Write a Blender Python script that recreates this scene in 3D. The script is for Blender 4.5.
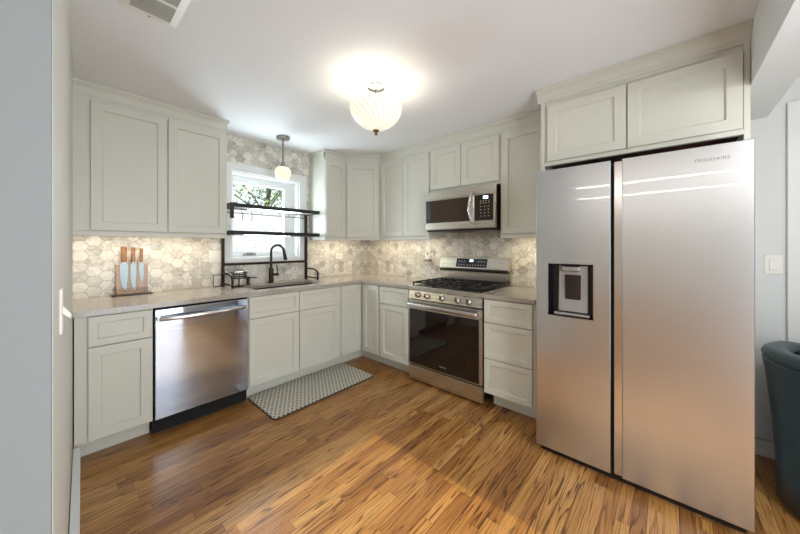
import bpy, bmesh, math, random
from mathutils import Vector, Matrix
random.seed(7)
for o in list(bpy.data.objects): bpy.data.objects.remove(o)
SC = bpy.context.scene
COL = SC.collection
PI = math.pi

# ------------------------------------------------------------------ camera, world, light, exposure
cam = bpy.data.cameras.new('camera'); camo = bpy.data.objects.new('camera', cam); COL.objects.link(camo)
camo.location = (-2.8859, -3.2178, 1.2951)
camo.rotation_euler = (PI/2, 0, math.radians(41.4818 - 90))
cam.sensor_width = 36; cam.lens = 301.211/800*36
cam.shift_x = -(400.868-400)/800; cam.shift_y = -(267-245.82)/800
cam.clip_start = 0.05
SC.camera = camo

world = bpy.data.worlds.new('world'); SC.world = world; world.use_nodes = True
bg = world.node_tree.nodes['Background']
bg.inputs[0].default_value = (0.86, 0.93, 1.0, 1); bg.inputs[1].default_value = 1.5

def lamp(name, kind, loc, energy, color, **kw):
    l = bpy.data.lights.new(name, kind); l.energy = energy; l.color = color
    aim = kw.pop('aim', None)
    for k, v in kw.items(): setattr(l, k, v)
    o = bpy.data.objects.new(name, l); COL.objects.link(o); o.location = loc
    if aim: o.rotation_euler = Vector(aim).to_track_quat('-Z', 'Y').to_euler()
    return o
SUN = lamp('sun', 'SUN', (-2, -12, 9), 2.4, (1.0, 0.88, 0.70), aim=(0.0, 1.0, -0.73), angle=math.radians(0.7))
DAY_S = lamp('daylight_south_door', 'AREA', (-2.1, -4.35, 1.08), 27, (0.86, 0.93, 1.0), aim=(0, 1, 0.05), shape='RECTANGLE', size=1.25, size_y=1.9)
FILL_S = lamp('fill_light_south', 'POINT', (-1.75, -4.0, 2.05), 11, (1.0, 0.97, 0.93), shadow_soft_size=0.12)  # added fill from the south for cabinets and right wall, no real fixture
FILL_W = lamp('fill_light_west', 'POINT', (-4.0, -4.15, 2.1), 5, (1.0, 0.96, 0.90), shadow_soft_size=0.15)  # unseen point light added behind the camera to brighten the kitchen
DAY_N = lamp('daylight_kitchen_window', 'AREA', (-1.45, 0.22, 1.58), 19, (0.80, 0.90, 1.0), aim=(0, -1, 0.25), shape='RECTANGLE', size=0.5, size_y=0.65)
# two long ceiling lights in the adjoining room (they show as two bright lines in the refrigerator doors)
STRIP_A = lamp('adjoining_room_strip_light', 'AREA', (-5.27, -2.7, 2.37), 32, (1.0, 0.96, 0.90), aim=(0, 0, -1), shape='RECTANGLE', size=0.12, size_y=3.0)
STRIP_B = lamp('adjoining_room_strip_light', 'AREA', (-6.80, -2.7, 2.37), 32, (1.0, 0.96, 0.90), aim=(0, 0, -1), shape='RECTANGLE', size=0.12, size_y=3.0)

vs = SC.view_settings
vs.view_transform = 'Standard'; vs.look = 'None'; vs.exposure = 0.44; vs.gamma = 1.0; vs.use_curve_mapping = False

# ------------------------------------------------------------------ materials
def s2l(c):
    return tuple((x/12.92 if x <= 0.04045 else ((x+0.055)/1.055)**2.4) for x in (v/255 for v in c))
def newmat(name):
    m = bpy.data.materials.new(name); m.use_nodes = True
    return m, m.node_tree, m.node_tree.nodes['Principled BSDF']
class NT:
    """small node helper"""
    def __init__(s, nt): s.nt = nt
    def n(s, t, **kw):
        x = s.nt.nodes.new(t)
        for k, v in kw.items(): setattr(x, k, v)
        return x
    def put(s, inp, v):
        if isinstance(v, bpy.types.NodeSocket): s.nt.links.new(v, inp)
        else: inp.default_value = v
    def m(s, op, a, b=0.0, c=0.0, clamp=False):
        x = s.n('ShaderNodeMath', operation=op); x.use_clamp = clamp
        s.put(x.inputs[0], a); s.put(x.inputs[1], b); s.put(x.inputs[2], c); return x.outputs[0]
    def vm(s, op, a, b=(0, 0, 0)):
        x = s.n('ShaderNodeVectorMath', operation=op); s.put(x.inputs[0], a); s.put(x.inputs[1], b)
        return x.outputs['Value'] if op in ('DOT_PRODUCT', 'LENGTH') else x.outputs['Vector']
    def comb(s, x, y, z=0.0):
        c = s.n('ShaderNodeCombineXYZ'); s.put(c.inputs[0], x); s.put(c.inputs[1], y); s.put(c.inputs[2], z); return c.outputs[0]
    def sep(s, v):
        c = s.n('ShaderNodeSeparateXYZ'); s.put(c.inputs[0], v); return c.outputs
    def noise(s, v, scale=5.0, detail=2.0, rough=0.5, dist=0.0):
        x = s.n('ShaderNodeTexNoise'); s.put(x.inputs['Vector'], v); s.put(x.inputs['Scale'], scale)
        x.inputs['Detail'].default_value = detail; x.inputs['Roughness'].default_value = rough; x.inputs['Distortion'].default_value = dist
        return x.outputs['Fac']
    def white(s, v):
        x = s.n('ShaderNodeTexWhiteNoise', noise_dimensions='3D'); s.put(x.inputs['Vector'], v); return x.outputs['Value'], x.outputs['Color']
    def ramp(s, f, stops, interp='LINEAR'):
        x = s.n('ShaderNodeValToRGB'); s.put(x.inputs[0], f); cr = x.color_ramp; cr.interpolation = interp
        while len(cr.elements) > 1: cr.elements.remove(cr.elements[-1])
        cr.elements[0].position = stops[0][0]; cr.elements[0].color = (*stops[0][1], 1)
        for p, c in stops[1:]:
            e = cr.elements.new(p); e.color = (*c, 1)
        return x.outputs[0]
    def mix(s, f, a, b, mode='MIX'):
        x = s.n('ShaderNodeMix', data_type='RGBA', blend_type=mode)
        s.put(x.inputs[0], f)
        for i, v in ((6, a), (7, b)):
            if isinstance(v, bpy.types.NodeSocket): s.nt.links.new(v, x.inputs[i])
            else: x.inputs[i].default_value = (*v[:3], 1)
        return x.outputs[2]
    def bump(s, h, strength=0.2, dist=0.01):
        x = s.n('ShaderNodeBump'); s.put(x.inputs['Height'], h); x.inputs['Strength'].default_value = strength; x.inputs['Distance'].default_value = dist
        return x.outputs[0]
    def obj(s): return s.n('ShaderNodeNewGeometry').outputs['Position']

def simple(name, rgb, rough=0.5, metal=0.0, var=0.04, scale=12, bump=0.0, bscale=200, spec=None, coat=0.0):
    m, nt, b = newmat(name); t = NT(nt); p = t.obj()
    c = s2l(rgb)
    f = t.noise(p, scale, 3)
    lo = tuple(v*(1-var) for v in c); hi = tuple(min(1, v*(1+var)) for v in c)
    nt.links.new(t.ramp(f, [(0.3, lo), (0.7, hi)]), b.inputs['Base Color'])
    b.inputs['Roughness'].default_value = rough; b.inputs['Metallic'].default_value = metal
    if spec is not None: b.inputs['Specular IOR Level'].default_value = spec
    b.inputs['Coat Weight'].default_value = coat
    if bump: nt.links.new(t.bump(t.noise(p, bscale, 2), bump, 0.002), b.inputs['Normal'])
    return m

M = {}
M['cab'] = simple('cabinet_paint', (209, 208, 196), 0.38, var=0.015, scale=3)
M['ceil'] = simple('ceiling_paint', (234, 234, 235), 0.8, var=0.01, scale=2, bump=0.05, bscale=300)
M['wallgrey'] = simple('wall_paint_grey', (222, 225, 224), 0.7, var=0.012, scale=2, bump=0.12, bscale=160)
M['wallwarm'] = simple('wall_paint_warm', (206, 204, 196), 0.7, var=0.012, scale=2, bump=0.1, bscale=160)
M['wallgrey_shaded'] = simple('wall_paint_grey_shaded', (140, 145, 146), 0.7, var=0.012, scale=2, bump=0.12, bscale=160)  # same grey as the east wall, with dimmer light put into its colour
M['trim'] = simple('trim_white', (228, 229, 228), 0.35, var=0.01)
M['white_plastic'] = simple('white_plastic', (236, 234, 226), 0.35, var=0.01)
M['grey_plastic'] = simple('grey_plastic', (120, 122, 124), 0.4)
M['black'] = simple('black_enamel', (16, 16, 17), 0.35, var=0.1)
M['blackmetal'] = simple('black_metal', (34, 32, 32), 0.42, metal=0.2, var=0.1)
M['bronze'] = simple('dark_bronze', (46, 34, 28), 0.35, metal=0.5, var=0.15)
M['darkgap'] = simple('dark_rubber', (10, 10, 10), 0.8)
M['darkbrown'] = simple('brown_black_paint', (44, 31, 24), 0.4, var=0.1)
M['redwood'] = simple('raw_wood_underside', (96, 44, 30), 0.6, var=0.2, scale=20)
M['iron'] = simple('cast_iron', (30, 28, 27), 0.55, var=0.15, bump=0.2, bscale=400)
M['chrome'] = simple('polished_chrome', (225, 222, 216), 0.12, metal=1.0, var=0.02)
M['nickel'] = simple('brushed_nickel', (150, 146, 140), 0.28, metal=1.0)
M['brass'] = simple('aged_brass', (140, 112, 70), 0.35, metal=0.9)
M['sinksteel'] = simple('sink_steel', (92, 85, 78), 0.4, metal=0.85, var=0.1, scale=30)
M['blade'] = simple('knife_steel', (160, 168, 174), 0.4, metal=0.35, var=0.03)
M['dispenser_grey'] = simple('dispenser_plastic', (152, 148, 146), 0.35, metal=0.4)

def glassmat(name, rgb, rough, tr=1.0, ior=1.45):
    m, nt, b = newmat(name); b.inputs['Base Color'].default_value = (*s2l(rgb), 1)
    b.inputs['Roughness'].default_value = rough; b.inputs['Transmission Weight'].default_value = tr; b.inputs['IOR'].default_value = ior
    return m
M['acrylic'] = glassmat('clear_acrylic', (235, 240, 240), 0.03, 0.9)
def thin_glass(name, refl=0.06):
    m, nt, b = newmat(name); t = NT(nt)
    tr = t.n('ShaderNodeBsdfTransparent'); tr.inputs[0].default_value = (0.93, 0.96, 0.96, 1)
    gl = t.n('ShaderNodeBsdfGlossy'); gl.inputs['Roughness'].default_value = 0.02
    mx = t.n('ShaderNodeMixShader'); mx.inputs[0].default_value = refl; nt.links.new(tr.outputs[0], mx.inputs[1]); nt.links.new(gl.outputs[0], mx.inputs[2])
    nt.links.new(mx.outputs[0], nt.nodes['Material Output'].inputs['Surface'])
    return m
M['glass'] = thin_glass('window_glass')
M['shield'] = thin_glass('acrylic_shield', 0.02)

def darkglass(name, rgb, rough=0.04):
    m, nt, b = newmat(name); t = NT(nt)
    nt.links.new(t.ramp(t.noise(t.obj(), 6, 2), [(0.3, s2l(rgb)), (0.7, tuple(v*1.3 for v in s2l(rgb)))]), b.inputs['Base Color'])
    b.inputs['Roughness'].default_value = rough; b.inputs['IOR'].default_value = 1.6
    return m
M['ovenglass'] = darkglass('oven_glass', (26, 19, 16))
M['mwglass'] = darkglass('microwave_glass', (52, 36, 27), 0.06)
M['panelglass'] = darkglass('control_glass', (38, 44, 52), 0.06)
M['mwpanel'] = darkglass('microwave_panel', (36, 24, 17), 0.08)

def emit(name, rgb, strength, base=None):
    m, nt, b = newmat(name)
    b.inputs['Base Color'].default_value = (*(base or s2l(rgb)), 1)
    b.inputs['Emission Color'].default_value = (*s2l(rgb), 1); b.inputs['Emission Strength'].default_value = strength
    return m
M['display'] = emit('lit_display', (200, 230, 255), 2.5)
M['marks'] = simple('keypad_print', (198, 194, 186), 0.5)
M['greyprint'] = simple('grey_print', (128, 123, 118), 0.5)

def steel(name, rgb, rough, stretch, wav=0.0, aniso=0.0, rot=0.0, bumpd=0.004, bsc=(0.35, 3.2, 1.1), coat=0.0, brush=0.06):
    """brushed stainless: stretch = noise scale per axis (brush lines run along the small one)"""
    m, nt, b = newmat(name); t = NT(nt); p = t.obj()
    c = s2l(rgb)
    g = t.noise(t.vm('MULTIPLY', p, stretch), 1.0, 3, 0.6)
    nt.links.new(t.ramp(g, [(0.25, tuple(v*(1-brush) for v in c)), (0.75, tuple(min(1, v*(1+brush)) for v in c))]), b.inputs['Base Color'])
    b.inputs['Metallic'].default_value = 1.0
    b.inputs['Coat Weight'].default_value = coat; b.inputs['Coat Roughness'].default_value = 0.02
    r = t.m('MULTIPLY_ADD', g, brush, rough-brush/2); nt.links.new(r, b.inputs['Roughness'])
    if aniso:
        b.inputs['Anisotropic'].default_value = aniso; b.inputs['Anisotropic Rotation'].default_value = rot
        tg = t.n('ShaderNodeTangent', direction_type='RADIAL', axis='Z'); nt.links.new(tg.outputs[0], b.inputs['Tangent'])
    if wav:
        h = t.noise(t.vm('MULTIPLY', p, bsc), 1.0, 1, 0.4)
        bn = t.bump(h, wav, bumpd); nt.links.new(bn, b.inputs['Normal']); nt.links.new(bn, b.inputs['Coat Normal'])
    return m
M['fridgesteel'] = steel('fridge_stainless', (202, 206, 210), 0.29, (1, 3, 300), wav=1.0, bumpd=0.0022, bsc=(0.3, 3.0, 0.6), coat=0.9, brush=0.012)
M['dwsteel'] = steel('dishwasher_stainless', (188, 198, 212), 0.08, (4, 4, 220), wav=0.35, aniso=0.97, rot=0.25, bumpd=0.004, bsc=(5, 1, 0.4))
M['rangesteel'] = steel('range_stainless', (212, 207, 197), 0.28, (2, 2, 260), wav=0.0)
M['handlesteel'] = steel('handle_stainless', (208, 206, 204), 0.2, (3, 3, 200))

def floor_mat():
    m, nt, b = newmat('oak_strip_floor'); t = NT(nt)
    x, y, z = t.sep(t.obj())
    W = 0.0572
    row = t.m('FLOOR', t.m('DIVIDE', y, W))
    fy = t.m('FRACT', t.m('DIVIDE', y, W))
    r1, _ = t.white(t.comb(row, 3.3, 1.7))
    r2, _ = t.white(t.comb(row, 9.1, 4.2))
    L = t.m('MULTIPLY_ADD', r2, 0.7, 0.75)
    xs = t.m('DIVIDE', t.m('MULTIPLY_ADD', r1, 3.0, x), L)
    colu = t.m('FLOOR', xs); fx = t.m('FRACT', xs)
    rid, rcol = t.white(t.comb(row, colu, 0.5))
    rid2, _ = t.white(t.comb(colu, row, 7.5))
    # grain: contour lines of a long stretched noise, different on every board
    off = t.m('MULTIPLY', rid, 37.0)
    gx = t.m('MULTIPLY_ADD', x, 0.9, off)
    gy = t.m('MULTIPLY_ADD', y, 17.0, t.m('MULTIPLY', rid2, 11.0))
    gv = t.comb(gx, gy, off)
    big = t.noise(gv, 1.0, 2, 0.5, 0.25)
    wob = t.noise(t.comb(t.m('MULTIPLY', x, 9.0), t.m('MULTIPLY', y, 60.0), off), 1.0, 2, 0.6)
    rings = t.m('FRACT', t.m('MULTIPLY_ADD', wob, 0.35, t.m('MULTIPLY', big, 10.0)))
    ringline = t.ramp(rings, [(0.0, (1, 1, 1)), (0.07, (0.9, 0.9, 0.9)), (0.26, (0.25, 0.25, 0.25)), (0.6, (0.05, 0.05, 0.05)), (0.93, (0, 0, 0)), (1.0, (0.6, 0.6, 0.6))])
    fine = t.noise(t.comb(t.m('MULTIPLY', x, 6.0), t.m('MULTIPLY', y, 330.0), off), 1.0, 2, 0.6)
    pores = t.ramp(fine, [(0.36, (1, 1, 1)), (0.5, (0, 0, 0))])
    patch = t.noise(t.comb(x, y, 0.0), 1.3, 2)
    tone = t.m('ADD', t.m('MULTIPLY', rid, 0.42), t.m('MULTIPLY', patch, 0.58))
    base = t.ramp(tone, [(0.15, s2l((122, 78, 40))), (0.40, s2l((166, 114, 60))), (0.62, s2l((190, 138, 76))), (0.90, s2l((212, 166, 104)))])
    dark = t.mix(1.0, base, (0.26, 0.21, 0.18), 'MULTIPLY')
    rstr = t.m('MULTIPLY_ADD', rid2, 0.35, 0.75)
    rr = t.m('MULTIPLY', t.sep(ringline)[0], rstr)
    c1 = t.mix(rr, base, dark)
    c2 = t.mix(t.m('MULTIPLY', t.sep(pores)[0], 0.5), c1, dark)
    ey = t.m('MINIMUM', fy, t.m('SUBTRACT', 1.0, fy))
    ex = t.m('MULTIPLY', t.m('MINIMUM', fx, t.m('SUBTRACT', 1.0, fx)), t.m('DIVIDE', L, W))
    e = t.m('MINIMUM', ey, ex)
    gap = t.m('LESS_THAN', e, 0.018)
    c3 = t.mix(t.m('MULTIPLY', gap, 0.75), c2, s2l((52, 30, 16)))
    nt.links.new(c3, b.inputs['Base Color'])
    nt.links.new(t.m('MULTIPLY_ADD', fine, 0.12, 0.24), b.inputs['Roughness'])
    h = t.m('SUBTRACT', t.m('MULTIPLY', fine, 0.12), t.m('ADD', t.m('MULTIPLY', rr, 0.25), gap))
    nt.links.new(t.bump(h, 0.25, 0.001), b.inputs['Normal'])
    return m
M['floor'] = floor_mat()

def hexmat(name, axis):
    """long hexagonal marble tiles, points left and right; axis = the wall's horizontal axis"""
    m, nt, b = newmat(name); t = NT(nt)
    P = t.sep(t.obj()); u = P[axis]; v = P[2]
    S3 = math.sqrt(3.0)
    # regular hexagon (flat top): centre spacing 1.5 x S3 ; scale u longer
    qx = t.m('DIVIDE', u, 0.049); qy = t.m('DIVIDE', v, 0.0440)
    px, py = 3.0, S3
    def cell(ox, oy):
        ax = t.m('SUBTRACT', qx, ox); ay = t.m('SUBTRACT', qy, oy)
        cx = t.m('MULTIPLY', t.m('ROUND', t.m('DIVIDE', ax, px)), px); cy = t.m('MULTIPLY', t.m('ROUND', t.m('DIVIDE', ay, py)), py)
        cx = t.m('ADD', cx, ox); cy = t.m('ADD', cy, oy)
        dx = t.m('ABSOLUTE', t.m('SUBTRACT', qx, cx)); dy = t.m('ABSOLUTE', t.m('SUBTRACT', qy, cy))
        hd = t.m('MAXIMUM', dy, t.m('ADD', t.m('MULTIPLY', dx, S3/2), t.m('MULTIPLY', dy, 0.5)))
        return cx, cy, hd
    ax, ay, ah = cell(0.0, 0.0); bx, by, bh = cell(1.5, S3/2)
    sel = t.m('LESS_THAN', bh, ah)
    inv = t.m('SUBTRACT', 1.0, sel)
    def pick(a, bb): return t.m('ADD', t.m('MULTIPLY', a, inv), t.m('MULTIPLY', bb, sel))
    cx, cy, hd = pick(ax, bx), pick(ay, by), t.m('MINIMUM', ah, bh)
    r, rc = t.white(t.comb(t.m('ROUND', t.m('MULTIPLY', cx, 4)), t.m('ROUND', t.m('MULTIPLY', cy, 7)), 1.0))
    r2, _ = t.white(t.comb(t.m('ROUND', t.m('MULTIPLY', cy, 5)), t.m('ROUND', t.m('MULTIPLY', cx, 3)), 5.0))
    uv = t.comb(u, v, t.m('MULTIPLY', r, 40.0))
    cloud = t.noise(uv, 11, 4, 0.6, 0.6)
    vein = t.m('ABSOLUTE', t.m('SUBTRACT', t.noise(uv, 7, 4, 0.65, 1.6), 0.5))
    veinf = t.ramp(vein, [(0.0, (1, 1, 1)), (0.03, (0.35, 0.35, 0.35)), (0.09, (0, 0, 0))])
    darkt = t.m('GREATER_THAN', r2, 0.9)
    basec = t.ramp(t.m('ADD', t.m('MULTIPLY', r, 0.55), t.m('MULTIPLY', cloud, 0.5)), [(0.2, s2l((200, 195, 185))), (0.5, s2l((228, 223, 213))), (0.9, s2l((242, 238, 230)))])
    vs_ = t.m('MULTIPLY', t.sep(veinf)[0], t.m('MULTIPLY_ADD', r2, 0.6, 0.1))
    c = t.mix(vs_, basec, s2l((122, 112, 100)))
    cl2 = t.m('MULTIPLY', darkt, t.ramp(cloud, [(0.35, (0.2, 0.2, 0.2)), (0.65, (0.85, 0.85, 0.85))]))
    c = t.mix(cl2, c, s2l((158, 154, 149)))
    edge = t.m('SUBTRACT', S3/2, hd)
    gr = t.ramp(edge, [(0.020, (1, 1, 1)), (0.055, (0, 0, 0))])
    grf = t.sep(gr)[0]
    c = t.mix(grf, c, s2l((176, 168, 157)))
    nt.links.new(c, b.inputs['Base Color'])
    nt.links.new(t.m('MULTIPLY_ADD', grf, 0.45, 0.26), b.inputs['Roughness'])
    nt.links.new(t.bump(t.m('SUBTRACT', 1.0, grf), 0.35, 0.002), b.inputs['Normal'])
    return m
M['tile_x'] = hexmat('hex_marble_north', 0)
M['tile_y'] = hexmat('hex_marble_east', 1)

def quartz():
    m, nt, b = newmat('greige_quartz'); t = NT(nt); p = t.obj()
    n1 = t.noise(p, 60, 3); n2 = t.noise(p, 260, 2)
    c = t.ramp(t.m('ADD', t.m('MULTIPLY', n1, 0.6), t.m('MULTIPLY', n2, 0.4)), [(0.35, s2l((156, 147, 136))), (0.5, s2l((171, 162, 151))), (0.66, s2l((184, 176, 165)))])
    nt.links.new(c, b.inputs['Base Color']); b.inputs['Roughness'].default_value = 0.13
    return m
M['quartz'] = quartz()

def wood(name, c0, c1, scale, rough=0.45, vert=True):
    m, nt, b = newmat(name); t = NT(nt); p = t.obj()
    st = (scale, scale, scale*0.12) if vert else (scale*0.12, scale, scale)
    n = t.noise(t.vm('MULTIPLY', p, st), 1.0, 4, 0.6, 0.8)
    nt.links.new(t.ramp(n, [(0.3, s2l(c0)), (0.7, s2l(c1))]), b.inputs['Base Color']); b.inputs['Roughness'].default_value = rough
    return m
M['acacia'] = wood('acacia_wood', (156, 96, 44), (206, 146, 80), 120)
M['handlewood'] = wood('handle_wood', (104, 64, 32), (164, 114, 64), 160)

def matmat():
    m, nt, b = newmat('woven_mat_top'); t = NT(nt)
    x, y, z = t.sep(t.obj())
    def grid(px, py, ox):
        row = t.m('FLOOR', t.m('DIVIDE', y, py))
        xo = t.m('ADD', x, t.m('MULTIPLY', t.m('FRACT', t.m('MULTIPLY', row, 0.5)), px))
        fx = t.m('SUBTRACT', t.m('FRACT', t.m('DIVIDE', t.m('ADD', xo, ox), px)), 0.5)
        fy = t.m('SUBTRACT', t.m('FRACT', t.m('DIVIDE', y, py)), 0.5)
        return fx, fy
    fx, fy = grid(0.036, 0.030, 0.0)
    d1 = t.m('MULTIPLY', t.m('LESS_THAN', t.m('ABSOLUTE', fx), 0.30), t.m('LESS_THAN', t.m('ABSOLUTE', fy), 0.24))
    gx, gy = grid(0.018, 0.015, 0.004)
    d2 = t.m('MULTIPLY', t.m('LESS_THAN', t.m('ABSOLUTE', gx), 0.26), t.m('LESS_THAN', t.m('ABSOLUTE', gy), 0.20))
    f = t.m('MAXIMUM', d1, t.m('MULTIPLY', d2, 0.25))
    n = t.noise(t.obj(), 90, 2)
    c = t.mix(f, t.ramp(n, [(0.3, s2l((200, 196, 182))), (0.7, s2l((222, 218, 205)))]), s2l((78, 76, 70)))
    nt.links.new(c, b.inputs['Base Color']); b.inputs['Roughness'].default_value = 0.75
    nt.links.new(t.bump(t.m('SUBTRACT', 1.0, f), 0.4, 0.002), b.inputs['Normal'])
    return m
M['mattop'] = matmat()

def leather():
    m, nt, b = newmat('teal_leather'); t = NT(nt); p = t.obj()
    vo = t.n('ShaderNodeTexVoronoi'); t.put(vo.inputs['Vector'], p); vo.inputs['Scale'].default_value = 260
    n = t.noise(p, 5, 3)
    nt.links.new(t.ramp(n, [(0.3, s2l((24, 44, 50))), (0.7, s2l((36, 62, 68)))]), b.inputs['Base Color'])
    b.inputs['Roughness'].default_value = 0.33
    nt.links.new(t.bump(vo.outputs['Distance'], 0.12, 0.001), b.inputs['Normal'])
    return m
M['leather'] = leather()

def shade(name, rgb, strength, swirl=True):
    m, nt, b = newmat(name); t = NT(nt)
    p = t.n('ShaderNodeTexCoord').outputs['Object']; x, y, z = t.sep(p)
    ang = t.m('ARCTAN2', y, x)
    if swirl:
        ph = t.m('ADD', t.m('MULTIPLY', ang, 24/(2*PI)), t.m('MULTIPLY', z, 16.0))
        a = t.m('ABSOLUTE', t.m('SUBTRACT', t.m('FRACT', ph), 0.5))
        f = t.m('LESS_THAN', a, 0.09)
        ph2 = t.m('SUBTRACT', t.m('MULTIPLY', ang, 24/(2*PI)), t.m('MULTIPLY', z, 26.0))
        f = t.m('MAXIMUM', f, t.m('MULTIPLY', t.m('LESS_THAN', t.m('ABSOLUTE', t.m('SUBTRACT', t.m('FRACT', ph2), 0.5)), 0.06), 0.5))
    else:
        vo = t.n('ShaderNodeTexVoronoi'); vo.feature = 'DISTANCE_TO_EDGE'; t.put(vo.inputs['Vector'], p); vo.inputs['Scale'].default_value = 70
        f = t.m('LESS_THAN', vo.outputs['Distance'], 0.12)
    col = t.mix(f, s2l(rgb), tuple(v*0.52 for v in s2l(rgb)))
    nt.links.new(col, b.inputs['Base Color']); nt.links.new(col, b.inputs['Emission Color'])
    b.inputs['Emission Strength'].default_value = strength; b.inputs['Roughness'].default_value = 0.15
    nt.links.new(t.bump(f, 0.5, 0.004), b.inputs['Normal'])
    return m
M['bowl'] = shade('swirled_glass', (255, 251, 232), 0.42)
M['globe'] = shade('crackle_glass', (250, 252, 216), 0.66, swirl=False)

def brickmat():
    m, nt, b = newmat('white_painted_brick'); t = NT(nt)
    x, y, z = t.sep(t.obj())
    br = t.n('ShaderNodeTexBrick'); t.put(br.inputs['Vector'], t.comb(x, z, 0.0)); br.inputs['Scale'].default_value = 1.0
    br.inputs['Brick Width'].default_value = 0.2; br.inputs['Row Height'].default_value = 0.07; br.inputs['Mortar Size'].default_value = 0.006
    br.inputs['Color1'].default_value = (0.7, 0.7, 0.69, 1); br.inputs['Color2'].default_value = (0.6, 0.6, 0.59, 1); br.inputs['Mortar'].default_value = (0.45, 0.45, 0.44, 1)
    nt.links.new(br.outputs[0], b.inputs['Base Color']); b.inputs['Roughness'].default_value = 0.8
    return m
M['brick'] = brickmat()
def leafmat():
    m, nt, b = newmat('leaf_green'); t = NT(nt)
    r, _ = t.white(t.vm('FLOOR' if False else 'SNAP', t.obj(), (0.12, 0.12, 0.12)))
    nt.links.new(t.ramp(r, [(0.0, s2l((28, 48, 22))), (0.5, s2l((72, 108, 44))), (1.0, s2l((168, 196, 70)))]), b.inputs['Base Color']); b.inputs['Roughness'].default_value = 0.5
    return m
M['leaf'] = leafmat()
M['bark'] = simple('bark', (70, 56, 44), 0.9, var=0.3, scale=30)
M['lawn'] = simple('lawn', (96, 120, 70), 0.9, var=0.2, scale=8)

# ------------------------------------------------------------------ mesh builder
class Frame:
    """local frame: u along a run of units, n out of the wall, z up"""
    def __init__(s, o, u, n): s.o = Vector(o); s.u = Vector(u); s.n = Vector(n)
    def __call__(s, u, n, z): return s.o + s.u*u + s.n*n + Vector((0, 0, z))
FW = Frame((0, 0, 0), (1, 0, 0), (0, 1, 0))            # world
FN = Frame((0, 0, 0), (1, 0, 0), (0, -1, 0))           # north (window) wall: u = x, n = into room
FE = Frame((0, 0, 0), (0, -1, 0), (-1, 0, 0))          # east (range) wall: u = -y, n = into room

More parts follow.
